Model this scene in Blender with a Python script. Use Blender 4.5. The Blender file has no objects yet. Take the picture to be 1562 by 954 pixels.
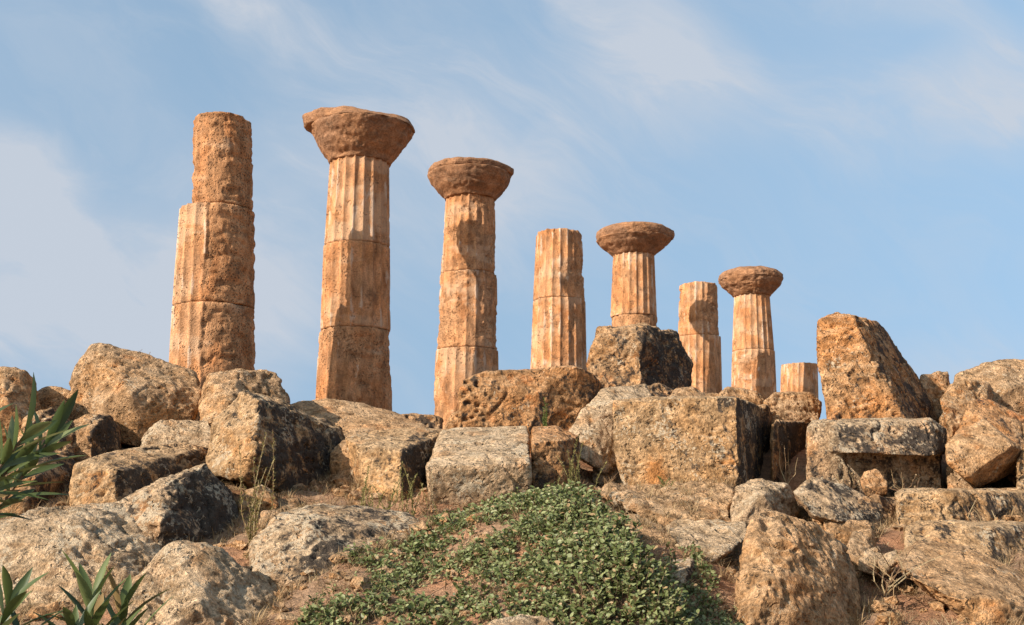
import bpy, bmesh, math, random
import numpy as np
from mathutils import Vector, Matrix

scene = bpy.context.scene
COL = scene.collection
R = math.radians
rng = np.random.default_rng(11)
random.seed(11)

# ------------------------------------------------------------------ camera
PITCH = R(9.56)
FPX = 1562.0
cam_d = bpy.data.cameras.new('camera')
cam_d.sensor_width = 36.0
cam_d.lens = 36.0
cam_d.clip_start = 0.05
cam_d.clip_end = 20000
cam = bpy.data.objects.new('camera', cam_d)
COL.objects.link(cam)
cam.location = (0, 0, 0)
cam.rotation_euler = (math.pi / 2 + PITCH, 0, 0)
scene.camera = cam
CP, SP = math.cos(PITCH), math.sin(PITCH)


def P(u, v, d):
    """point on the ray through photo pixel (u, v) at ground distance Y = d"""
    a = (u - 781.0) / FPX
    b = (477.0 - v) / FPX
    t = d / (CP - b * SP)
    return np.array((a * t, d, (SP + b * CP) * t))


# ------------------------------------------------------------------ sky, sun, exposure
SUN_EL, SUN_ROT = R(30), R(235.5)
scene.view_settings.view_transform = 'Standard'
scene.view_settings.look = 'None'
scene.view_settings.exposure = 0.66
scene.view_settings.gamma = 1.0
scene.view_settings.use_curve_mapping = False
scene.cycles.max_bounces = 6
scene.cycles.diffuse_bounces = 2

world = bpy.data.worlds.new('World')
scene.world = world
world.use_nodes = True
nt = world.node_tree
for n in list(nt.nodes):
    nt.nodes.remove(n)


class NT:
    """small node graph writer"""
    def __init__(self, tree):
        self.t = tree

    def n(self, typ, ins=None, **props):
        nd = self.t.nodes.new(typ)
        for k, v in props.items():
            setattr(nd, k, v)
        if ins:
            for k, v in ins.items():
                self.set(nd, k, v)
        return nd

    def set(self, nd, key, v):
        s = nd.inputs[key]
        if isinstance(v, bpy.types.NodeSocket):
            self.t.links.new(v, s)
        elif isinstance(v, bpy.types.Node):
            self.t.links.new(v.outputs[0], s)
        else:
            if s.type == 'RGBA' and len(v) == 3:
                v = (*v, 1)
            s.default_value = v

    def math(self, op, a, b=0.0, c=0.0, clamp=False):
        return self.n('ShaderNodeMath', {0: a, 1: b, 2: c}, operation=op, use_clamp=clamp).outputs[0]

    def vmath(self, op, a, b=(0, 0, 0)):
        return self.n('ShaderNodeVectorMath', {0: a, 1: b}, operation=op).outputs[0]

    def step(self, x, lo, hi, to0=0.0, to1=1.0):
        return self.n('ShaderNodeMapRange', {0: x, 1: lo, 2: hi, 3: to0, 4: to1},
                      interpolation_type='SMOOTHSTEP').outputs[0]

    def mix(self, f, a, b, blend='MIX'):
        nd = self.n('ShaderNodeMix', data_type='RGBA', blend_type=blend)
        self.set(nd, 0, f)
        self.set(nd, 6, a)
        self.set(nd, 7, b)
        return nd.outputs[2]

    def noise(self, vec, scale, detail=4.0, rough=0.55, dist=0.0):
        return self.n('ShaderNodeTexNoise', {'Vector': vec, 'Scale': scale, 'Detail': detail,
                                             'Roughness': rough, 'Distortion': dist}).outputs[0]

    def voro(self, vec, scale, feature='F1', rand=1.0):
        return self.n('ShaderNodeTexVoronoi', {'Vector': vec, 'Scale': scale, 'Randomness': rand},
                      feature=feature)


g = NT(nt)
gen = g.n('ShaderNodeTexCoord').outputs['Generated']
lift = g.vmath('NORMALIZE', g.vmath('ADD', g.vmath('MULTIPLY', gen, (1, 1, 0.12)), (0, 0, 0.38)))
sky = g.n('ShaderNodeTexSky', {'Vector': lift}, sky_type='NISHITA', sun_disc=False, sun_elevation=SUN_EL,
          sun_rotation=SUN_ROT, air_density=1.0, dust_density=1.0, ozone_density=0.7)
sep = g.n('ShaderNodeSeparateXYZ', {0: gen})
fy = g.math('ADD', g.math('ABSOLUTE', sep.outputs[1]), 0.04)
ca = g.math('DIVIDE', sep.outputs[0], fy)
ce = g.math('DIVIDE', sep.outputs[2], fy)
pl = g.n('ShaderNodeCombineXYZ', {0: ca, 1: ce, 2: 0.0}).outputs[0]
# cirrus fibres drifting down to the right, and soft banks of thin cloud
wv = g.n('ShaderNodeTexNoise', {'Vector': pl, 'Scale': 3.0, 'Detail': 3.0})
wp = g.vmath('ADD', pl, g.vmath('MULTIPLY', g.vmath('SUBTRACT', wv.outputs['Color'], (0.5, 0.5, 0.5)), (0.20, 0.20, 0.0)))
rot = g.n('ShaderNodeVectorRotate', {'Vector': wp, 'Angle': R(32)}, rotation_type='Z_AXIS').outputs[0]
f1 = g.noise(g.vmath('MULTIPLY', rot, (2.2, 8.5, 1.0)), 1.0, 7, 0.62, 0.6)
f2 = g.noise(g.vmath('ADD', g.vmath('MULTIPLY', rot, (5.0, 13.0, 1.0)), (4.3, 1.9, 0.0)), 1.0, 8, 0.64, 0.9)
puff = g.noise(g.vmath('ADD', g.vmath('MULTIPLY', wp, (4.0, 6.0, 1.0)), (2.2, 8.1, 0)), 1.0, 6, 0.58, 0.4)
bank = None
for (u, v, ru, rv, an, amp) in ((60, 300, 210, 95, 25, 1.0), (170, 470, 330, 130, 12, 1.3), (430, 420, 220, 200, 0, 0.45), (690, 260, 330, 190, 8, 0.60),
                                (360, 50, 300, 70, 22, 0.60), (980, 60, 190, 80, 35, 0.75), (1060, 170, 330, 110, 12, 0.50), (1480, 200, 260, 110, -8, 0.70),
                                (1380, 60, 220, 60, 20, 0.35), (1420, 560, 400, 60, 0, 0.25)):
    p0 = P(u, v, 1.0)
    q = g.vmath('SUBTRACT', wp, (float(p0[0]), float(p0[2]), 0.0))
    q = g.n('ShaderNodeVectorRotate', {'Vector': q, 'Angle': R(an)}, rotation_type='Z_AXIS').outputs[0]
    q = g.vmath('MULTIPLY', q, (FPX / ru, FPX / rv, 0.0))
    ln = g.n('ShaderNodeVectorMath', {0: q}, operation='LENGTH').outputs['Value']
    b = g.math('MULTIPLY', g.step(ln, 1.25, 0.0), amp)
    bank = b if bank is None else g.math('ADD', bank, b)
fib = g.math('ADD', g.math('MULTIPLY', g.step(f1, 0.32, 0.70), 0.60), g.math('MULTIPLY', g.step(f2, 0.42, 0.70), 0.65))
cov = g.math('MULTIPLY', g.math('MULTIPLY', bank, 1.5), g.math('ADD', g.math('ADD', g.math('MULTIPLY', fib, 0.50), 0.30), g.math('MULTIPLY', g.step(puff, 0.35, 0.68), 0.35)))
cov = g.math('ADD', cov, g.math('ADD', g.math('MULTIPLY', fib, 0.22), 0.19), clamp=True)
skyc = g.mix(1.0, sky.outputs[0], (0.95, 1.05, 0.98), 'MULTIPLY')
cloud = g.mix(g.math('MULTIPLY', cov, 0.85), skyc, (2.95, 3.15, 3.50))
bg = g.n('ShaderNodeBackground', {'Color': cloud, 'Strength': 0.13})
g.n('ShaderNodeOutputWorld', {'Surface': bg.outputs[0]})

sun_d = bpy.data.lights.new('sun', 'SUN')
sun_d.energy = 5.0
sun_d.angle = R(0.5)
sun_d.color = (1.0, 0.885, 0.76)
sun = bpy.data.objects.new('sun', sun_d)
COL.objects.link(sun)
sdir = Vector((math.sin(SUN_ROT) * math.cos(SUN_EL), math.cos(SUN_ROT) * math.cos(SUN_EL), math.sin(SUN_EL)))
sun.rotation_euler = sdir.to_track_quat('Z', 'Y').to_euler()
sun.location = (-30, -30, 30)


# ------------------------------------------------------------------ numpy noise
def _h(ix, iy, iz, s):
    h = (ix.astype(np.int64) * 374761393 + iy.astype(np.int64) * 668265263 + iz.astype(np.int64) * 2147483647 + s * 974634777) & 0xFFFFFFFF
    h = ((h ^ (h >> 13)) * 1274126177) & 0xFFFFFFFF
    h = ((h ^ (h >> 16)) * 2246822519) & 0xFFFFFFFF
    return h ^ (h >> 15)


def perlin(p, seed=0):
    i = np.floor(p).astype(np.int64)
    f = p - i
    w = f * f * f * (f * (f * 6 - 15) + 10)
    out = 0
    for dx in (0, 1):
        wx = w[:, 0] if dx else 1 - w[:, 0]
        for dy in (0, 1):
            wy = w[:, 1] if dy else 1 - w[:, 1]
            for dz in (0, 1):
                wz = w[:, 2] if dz else 1 - w[:, 2]
                h = _h(i[:, 0] + dx, i[:, 1] + dy, i[:, 2] + dz, seed)
                gx = (h & 1023) / 511.5 - 1
                gy = ((h >> 10) & 1023) / 511.5 - 1
                gz = ((h >> 20) & 1023) / 511.5 - 1
                out = out + wx * wy * wz * (gx * (f[:, 0] - dx) + gy * (f[:, 1] - dy) + gz * (f[:, 2] - dz))
    return out * 1.25


def fbm(p, octs=3, seed=0, rough=0.5):
    a, s, o = 1.0, 0.0, 0
    for k in range(octs):
        o = o + a * perlin(p * (2.03 ** k), seed + k * 17)
        s += a
        a *= rough
    return o / s


def worley(p, seed=0):
    b = np.floor(p - 0.5).astype(np.int64)
    d1 = np.full(len(p), 9.0)
    for dx in (0, 1):
        for dy in (0, 1):
            for dz in (0, 1):
                c = b + (dx, dy, dz)
                h = _h(c[:, 0], c[:, 1], c[:, 2], seed)
                q = c + np.stack(((h & 1023) / 1023, ((h >> 10) & 1023) / 1023, ((h >> 20) & 1023) / 1023), 1) * 0.8 + 0.1
                d1 = np.minimum(d1, ((p - q) ** 2).sum(1))
    return np.sqrt(d1)


def sstep(x, a, b):
    t = np.clip((x - a) / (b - a), 0, 1)
    return t * t * (3 - 2 * t)


# ------------------------------------------------------------------ object helpers
def tag(o, label=None, cat=None, group=None, kind=None):
    if label:
        o['label'] = label
    if cat:
        o['category'] = cat
    if group:
        o['group'] = group
    if kind:
        o['kind'] = kind
    return o


def empty(name, loc):
    o = bpy.data.objects.new(name, None)
    o.empty_display_size = 0.2
    COL.objects.link(o)
    o.location = loc
    return o


def mesh_obj(name, verts, faces, mat, parent=None, loc=None, smooth=True, attrs=None):
    me = bpy.data.meshes.new(name)
    me.from_pydata(np.asarray(verts).tolist() if not isinstance(verts, list) else verts, [], faces if isinstance(faces, list) else faces.tolist())
    if smooth:
        me.polygons.foreach_set('use_smooth', [True] * len(me.polygons))
    for k, v in (attrs or {}).items():
        a = me.attributes.new(k, 'FLOAT', 'POINT')
        a.data.foreach_set('value', np.asarray(v, dtype=np.float32))
    me.materials.append(mat)
    me.update()
    o = bpy.data.objects.new(name, me)
    COL.objects.link(o)
    if loc is not None:
        o.location = loc
    if parent is not None:
        o.parent = parent
    return o


# ------------------------------------------------------------------ materials
def new_mat(name):
    m = bpy.data.materials.new(name)
    m.use_nodes = True
    t = m.node_tree
    for n in list(t.nodes):
        t.nodes.remove(n)
    return m, NT(t)


def finish(gg, col, bump_h, dist, rough=0.92, strength=1.0, trans=None, spec=0.15):
    ins = {'Base Color': col, 'Roughness': rough, 'Specular IOR Level': spec}
    b = gg.n('ShaderNodeBsdfPrincipled', ins)
    if bump_h is not None:
        bp = gg.n('ShaderNodeBump', {'Height': bump_h, 'Distance': dist, 'Strength': strength})
        gg.set(b, 'Normal', bp.outputs[0])
    out = b.outputs[0]
    if trans is not None:
        tr = gg.n('ShaderNodeBsdfTranslucent', {'Color': trans})
        out = gg.n('ShaderNodeMixShader', {0: 0.25, 1: b.outputs[0], 2: tr.outputs[0]}).outputs[0]
    gg.n('ShaderNodeOutputMaterial', {'Surface': out})


def stone(name, warm, grey, dark=0.4, pale=0.4, top_pale=0.35, grain=1.0, crust=(0, 0, 0)):
    """weathered shelly limestone: warm and grey patches, black crust, pale lichen, pits"""
    m, gg = new_mat(name)
    co = gg.n('ShaderNodeTexCoord').outputs['Object']
    rnd = gg.n('ShaderNodeObjectInfo').outputs['Random']
    off = gg.n('ShaderNodeCombineXYZ', {0: gg.math('MULTIPLY', rnd, 37.0), 1: gg.math('MULTIPLY', rnd, 71.0), 2: gg.math('MULTIPLY', rnd, 13.0)})
    co = gg.vmath('ADD', co, off.outputs[0])
    big = gg.noise(co, 0.9, 5, 0.6, 0.3)
    mid = gg.noise(co, 5.0, 7, 0.62, 0.2)
    fine = gg.noise(co, 26.0, 6, 0.65)
    col = gg.mix(gg.step(big, 0.40, 0.62), warm, grey)
    sat = tuple(min(1, c * k) for c, k in zip(warm, (1.10, 0.80, 0.52)))
    col = gg.mix(gg.math('MULTIPLY', gg.step(gg.noise(co, 1.7, 5, 0.6), 0.56, 0.70), 0.75), col, sat)
    # exposed upper faces bleach and carry pale lichen
    nz = gg.n('ShaderNodeSeparateXYZ', {0: gg.n('ShaderNodeNewGeometry').outputs['Normal']}).outputs[2]
    tp = gg.math('MULTIPLY', gg.step(gg.math('ADD', nz, gg.math('MULTIPLY', gg.math('SUBTRACT', mid, 0.5), 0.9)), 0.25, 0.8), top_pale)
    col = gg.mix(tp, col, (0.52, 0.39, 0.25))
    col = gg.mix(1.0, col, gg.n('ShaderNodeCombineColor', {0: gg.step(mid, 0.28, 0.72, 0.50, 1.38), 1: gg.step(mid, 0.28, 0.72, 0.47, 1.38), 2: gg.step(mid, 0.28, 0.72, 0.42, 1.38)}).outputs[0], 'MULTIPLY')
    fv = gg.step(fine, 0.30, 0.70, 0.56, 1.40)
    col = gg.mix(1.0, col, gg.n('ShaderNodeCombineColor', {0: fv, 1: fv, 2: fv}).outputs[0], 'MULTIPLY')
    # black crust
    dn = gg.math('ADD', gg.math('MULTIPLY', gg.noise(co, 2.3, 7, 0.70, 0.5), 0.68), gg.math('MULTIPLY', gg.noise(co, 17, 5, 0.7), 0.32))
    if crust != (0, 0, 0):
        # black crust, drawn towards right-facing sides so its colour deepens their shade
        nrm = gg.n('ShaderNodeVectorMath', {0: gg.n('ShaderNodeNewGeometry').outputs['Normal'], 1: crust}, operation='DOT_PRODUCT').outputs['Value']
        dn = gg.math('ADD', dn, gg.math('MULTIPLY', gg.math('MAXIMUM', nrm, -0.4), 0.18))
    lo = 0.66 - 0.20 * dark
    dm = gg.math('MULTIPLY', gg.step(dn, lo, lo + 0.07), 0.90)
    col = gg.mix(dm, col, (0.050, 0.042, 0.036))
    # small dark specks
    wn = gg.n('ShaderNodeTexNoise', {'Vector': co, 'Scale': 9.0, 'Detail': 4.0})
    wco = gg.vmath('ADD', gg.vmath('MULTIPLY', co, (1.0, 1.25, 1.6)), gg.vmath('MULTIPLY', gg.vmath('SUBTRACT', wn.outputs['Color'], (0.5, 0.5, 0.5)), (0.22, 0.22, 0.22)))
    sp = gg.voro(wco, 14.0 * grain)
    spm = gg.math('MULTIPLY', gg.step(sp.outputs[0], 0.34, 0.18), gg.step(gg.noise(co, 2.6, 3), 0.44, 0.60))
    col = gg.mix(gg.math('MULTIPLY', spm, 0.30 + 0.45 * dark), col, (0.07, 0.048, 0.032))
    # pale lichen rosettes
    pn = gg.math('ADD', gg.math('MULTIPLY', gg.noise(co, 2.1, 3, 0.5), 0.5), gg.math('MULTIPLY', gg.noise(co, 19, 4, 0.62, 0.6), 0.5))
    plo = 0.64 - 0.13 * pale
    col = gg.mix(gg.math('MULTIPLY', gg.step(pn, plo, plo + 0.045), 0.8), col, (0.58, 0.465, 0.32))
    # relief
    v2 = gg.voro(wco, 8.5 * grain)
    pit = gg.math('MULTIPLY', gg.step(v2.outputs[0], 0.42, 0.12), gg.step(gg.noise(co, 3.3, 3), 0.42, 0.58))
    h = gg.math('ADD', gg.math('MULTIPLY', fine, 0.55), gg.math('MULTIPLY', gg.noise(co, 70.0, 4, 0.6), 0.25))
    h = gg.math('SUBTRACT', h, gg.math('MULTIPLY', pit, 0.75))
    h = gg.math('ADD', h, gg.math('MULTIPLY', mid, 0.8))
    finish(gg, col, h, 0.12, 0.95)
    return m


M = {}
SHADE_SIDE = (0.8, -0.35, 0.1)  # right-hand facing, where extra crust colour adds to the shade
M['tan'] = stone('tan_stone', (0.50, 0.275, 0.125), (0.44, 0.275, 0.15), 0.20, 0.42, 0.30)
M['orange'] = stone('orange_stone', (0.52, 0.24, 0.09), (0.46, 0.255, 0.12), 0.22, 0.30, 0.25, crust=SHADE_SIDE)
M['lichen'] = stone('lichen_stone', (0.47, 0.295, 0.165), (0.43, 0.295, 0.18), 0.50, 0.85, 0.45, crust=SHADE_SIDE)
M['dark'] = stone('crusted_stone', (0.45, 0.245, 0.11), (0.37, 0.23, 0.125), 0.42, 0.40, 0.2, crust=SHADE_SIDE)
M['pale'] = stone('pale_stone', (0.52, 0.345, 0.20), (0.48, 0.335, 0.21), 0.25, 0.75, 0.45)
M['spot'] = stone('spotted_stone', (0.50, 0.285, 0.13), (0.45, 0.29, 0.155), 0.38, 0.52, 0.35, crust=SHADE_SIDE)


def column_mat():
    m, gg = new_mat('column_stone')
    co = gg.n('ShaderNodeTexCoord').outputs['Object']
    rnd = gg.n('ShaderNodeObjectInfo').outputs['Random']
    off = gg.n('ShaderNodeCombineXYZ', {0: gg.math('MULTIPLY', rnd, 53.0), 1: gg.math('MULTIPLY', rnd, 29.0), 2: gg.math('MULTIPLY', rnd, 91.0)})
    co = gg.vmath('ADD', co, off.outputs[0])
    ero = gg.n('ShaderNodeAttribute', attribute_name='erosion').outputs['Fac']
    arr = gg.n('ShaderNodeAttribute', attribute_name='arris').outputs['Fac']
    st = gg.n('ShaderNodeMapping', {'Vector': co, 'Scale': (1, 1, 0.35)}).outputs[0]
    big = gg.noise(co, 0.8, 5, 0.6, 0.2)
    mid = gg.noise(st, 4.0, 7, 0.65, 0.2)
    fine = gg.noise(co, 24.0, 6, 0.65)
    col = gg.mix(gg.step(big, 0.36, 0.64), (0.52, 0.24, 0.10), (0.49, 0.265, 0.135))
    col = gg.mix(gg.math('MULTIPLY', ero, 0.65), col, (0.42, 0.22, 0.105))
    col = gg.mix(gg.math('MULTIPLY', gg.step(gg.noise(st, 1.6, 6, 0.65, 0.4), 0.48, 0.64), 0.72), col, (0.43, 0.18, 0.068))
    v = gg.step(mid, 0.28, 0.72, 0.58, 1.3)
    col = gg.mix(1.0, col, gg.n('ShaderNodeCombineColor', {0: v, 1: v, 2: v}).outputs[0], 'MULTIPLY')
    v = gg.step(fine, 0.28, 0.72, 0.74, 1.24)
    col = gg.mix(1.0, col, gg.n('ShaderNodeCombineColor', {0: v, 1: v, 2: v}).outputs[0], 'MULTIPLY')
    # broad cream bands where the skin survives
    cm = gg.noise(gg.n('ShaderNodeMapping', {'Vector': co, 'Scale': (0.7, 0.7, 1.3)}).outputs[0], 1.0, 5, 0.55, 0.3)
    col = gg.mix(gg.math('MULTIPLY', gg.step(gg.math('SUBTRACT', cm, gg.math('MULTIPLY', ero, 0.08)), 0.51, 0.62), 0.42), col, (0.60, 0.42, 0.27))
    # remains of white stucco on the arrises and in patches of the flutes
    sn = gg.math('ADD', gg.noise(st, 2.3, 5, 0.6, 0.4), gg.math('MULTIPLY', gg.math('SUBTRACT', arr, 0.5), 0.12))
    sn = gg.math('SUBTRACT', sn, gg.math('MULTIPLY', ero, 0.35))
    col = gg.mix(gg.math('MULTIPLY', gg.step(sn, 0.56, 0.64), 0.6), col, (0.66, 0.51, 0.38))
    # dark brown stains
    dn = gg.noise(co, 2.2, 7, 0.7, 0.4)
    col = gg.mix(gg.math('MULTIPLY', gg.step(dn, 0.54, 0.66), 0.65), col, (0.18, 0.095, 0.05))
    sp = gg.voro(co, 15.0)
    pit = gg.math('MULTIPLY', gg.step(sp.outputs[0], 0.40, 0.12), gg.step(gg.math('ADD', gg.noise(co, 2.4, 3), gg.math('MULTIPLY', ero, 0.12)), 0.48, 0.62))
    col = gg.mix(gg.math('MULTIPLY', pit, 0.45), col, (0.16, 0.095, 0.055))
    h = gg.math('ADD', gg.math('MULTIPLY', fine, 0.6), gg.math('MULTIPLY', gg.noise(co, 65.0, 4, 0.6), 0.25))
    h = gg.math('SUBTRACT', gg.math('ADD', h, gg.math('MULTIPLY', mid, 0.7)), gg.math('MULTIPLY', pit, 0.7))
    finish(gg, col, h, 0.06, 0.95)
    return m


M['column'] = column_mat()


def capital_mat():
    m, gg = new_mat('capital_stone')
    co = gg.n('ShaderNodeTexCoord').outputs['Object']
    rnd = gg.n('ShaderNodeObjectInfo').outputs['Random']
    off = gg.n('ShaderNodeCombineXYZ', {0: gg.math('MULTIPLY', rnd, 53.0), 1: gg.math('MULTIPLY', rnd, 29.0), 2: gg.math('MULTIPLY', rnd, 91.0)})
    co = gg.vmath('ADD', co, off.outputs[0])
    mid = gg.noise(co, 3.5, 7, 0.65, 0.2)
    fine = gg.noise(co, 22.0, 6, 0.65)
    col = gg.mix(gg.step(gg.noise(co, 1.0, 4), 0.38, 0.62), (0.33, 0.165, 0.08), (0.27, 0.145, 0.08))
    v = gg.step(mid, 0.25, 0.75, 0.60, 1.3)
    col = gg.mix(1.0, col, gg.n('ShaderNodeCombineColor', {0: v, 1: v, 2: v}).outputs[0], 'MULTIPLY')
    v = gg.step(fine, 0.28, 0.72, 0.7, 1.28)
    col = gg.mix(1.0, col, gg.n('ShaderNodeCombineColor', {0: v, 1: v, 2: v}).outputs[0], 'MULTIPLY')
    dn = gg.noise(co, 1.8, 7, 0.72, 0.4)
    col = gg.mix(gg.math('MULTIPLY', gg.step(dn, 0.55, 0.66), 0.7), col, (0.13, 0.08, 0.05))
    h = gg.math('ADD', gg.math('MULTIPLY', fine, 0.6), gg.math('MULTIPLY', mid, 1.0))
    finish(gg, col, h, 0.07, 0.95)
    return m


M['capital'] = capital_mat()


def soil_mat():
    m, gg = new_mat('soil')
    co = gg.n('ShaderNodeNewGeometry').outputs['Position']
    a = gg.noise(co, 0.8, 5, 0.6)
    b = gg.noise(co, 7.0, 7, 0.65)
    c = gg.noise(co, 45.0, 5, 0.65)
    col = gg.mix(gg.step(a, 0.38, 0.62), (0.36, 0.185, 0.10), (0.32, 0.20, 0.12))
    v = gg.step(b, 0.25, 0.75, 0.6, 1.35)
    col = gg.mix(1.0, col, gg.n('ShaderNodeCombineColor', {0: v, 1: v, 2: v}).outputs[0], 'MULTIPLY')
    v = gg.step(c, 0.28, 0.72, 0.65, 1.35)
    col = gg.mix(1.0, col, gg.n('ShaderNodeCombineColor', {0: v, 1: v, 2: v}).outputs[0], 'MULTIPLY')
    h = gg.math('ADD', gg.math('MULTIPLY', b, 1.0), gg.math('MULTIPLY', c, 0.5))
    finish(gg, col, h, 0.06, 0.97)
    return m


M['soil'] = soil_mat()


def leaf_mat(name, c0, c1, c2, rough=0.5, spec=0.4, dead=None):
    """c0..c2 chosen per leaf by the attribute 'tone'"""
    m, gg = new_mat(name)
    tn = gg.n('ShaderNodeAttribute', attribute_name='tone').outputs['Fac']
    col = gg.mix(gg.step(tn, 0.0, 0.5), c0, c1)
    col = gg.mix(gg.step(tn, 0.5, 1.0), col, c2)
    if dead:
        col = gg.mix(gg.math('GREATER_THAN', tn, 1.5), col, dead)
    finish(gg, col, None, 0, rough, trans=col, spec=spec)
    return m


M['shrub_leaf'] = leaf_mat('shrub_leaf', (0.058, 0.080, 0.020), (0.125, 0.150, 0.045), (0.28, 0.295, 0.13), dead=(0.34, 0.23, 0.11))
M['oleander_leaf'] = leaf_mat('oleander_leaf', (0.040, 0.064, 0.018), (0.090, 0.120, 0.034), (0.22, 0.25, 0.10), 0.45, 0.4, dead=(0.25, 0.17, 0.07))
M['straw'] = leaf_mat('straw', (0.20, 0.115, 0.07), (0.34, 0.23, 0.12), (0.46, 0.36, 0.21), 0.9, 0.1)
M['weed'] = leaf_mat('weed', (0.16, 0.15, 0.05), (0.26, 0.23, 0.085), (0.38, 0.31, 0.14), 0.8, 0.1)
M['weed_green'] = leaf_mat('weed_green', (0.08, 0.12, 0.03), (0.14, 0.18, 0.05), (0.24, 0.26, 0.09), 0.8, 0.1)
M['twig'] = leaf_mat('twig', (0.10, 0.06, 0.035), (0.17, 0.11, 0.07), (0.28, 0.2, 0.13), 0.9, 0.1)

# ------------------------------------------------------------------ ground
GD = np.array([-400, 0, 8, 9.5, 10, 11, 12.5, 14, 15, 16, 17.5, 19, 22, 40, 70, 140, 400, 1200, 9000])
GR = np.array([-1.9, -1.75, -1.72, -1.60, -1.56, -1.42, -1.12, -0.72, -0.55, -0.38, -0.10, 0.55, 1.15, 1.25, 1.1, -3, -30, -60, -60])
GZ = np.array([-1.9, -1.7, -1.62, -1.44, -1.33, -1.08, -0.68, -0.33, -0.10, 0.0, 0.28, 0.75, 1.2, 1.25, 1.1, -3, -30, -60, -60])


def mound(x, y):
    # a steep sided earth bank under the shrub, falling off to its right
    q = np.stack((x.ravel() * 0.3, y.ravel() * 1.3, 0 * x.ravel()), 1)
    fx = 0.78 + (12.5 - y) * 0.20 + 0.45 * fbm(q, 2, 55).reshape(x.shape)
    s = fx - x
    h = sstep(s, -0.16, 0.16) * (0.16 + 0.44 * sstep(s, 2.2, 0.3))
    return h * sstep(y, 8.6, 9.6) * sstep(y, 13.6, 11.9) * sstep(x, -2.6, -1.5)


def ground(x, y):
    x = np.asarray(x, float)
    y = np.asarray(y, float)
    w = sstep(x, 0.9 + 1.0 * sstep(y, 13.2, 12.2), 2.0 + 1.0 * sstep(y, 13.2, 12.2))
    z = np.interp(y, GD, GZ) * (1 - w) + np.interp(y, GD, GR) * w
    p = np.stack((x.ravel(), y.ravel(), np.zeros(x.size)), 1)
    near = sstep(np.abs(p[:, 1] - 15), 60, 20)
    n = (fbm(p * 0.7, 3, 5) * 0.14 + fbm(p * 3.0, 5, 9, 0.6) * 0.10) * near
    far = fbm(p * 0.012, 3, 21) * 10 * sstep(p[:, 1], 150, 500)
    return z + (n + far).reshape(x.shape) + mound(x, y)


xs = np.concatenate((np.linspace(-4000, -60, 14)[:-1], np.linspace(-60, -12, 30)[:-1], np.arange(-12, 12, 0.07), np.linspace(12, 60, 30), np.linspace(60, 4000, 14)[1:]))
ys = np.concatenate((np.linspace(-400, -10, 6)[:-1], np.linspace(-10, 7, 18)[:-1], np.arange(7, 19, 0.06), np.linspace(19, 70, 60), np.linspace(70, 400, 16)[1:], np.linspace(400, 9000, 14)[1:]))
X, Y = np.meshgrid(xs, ys)
Z = ground(X, Y)
nx, ny = len(xs), len(ys)
idx = np.arange(nx * ny).reshape(ny, nx)
F = np.stack((idx[:-1, :-1], idx[:-1, 1:], idx[1:, 1:], idx[1:, :-1]), -1).reshape(-1, 4)
gobj = mesh_obj('ground', np.stack((X.ravel(), Y.ravel(), Z.ravel()), 1), F, M['soil'])
tag(gobj, kind='structure')


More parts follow.
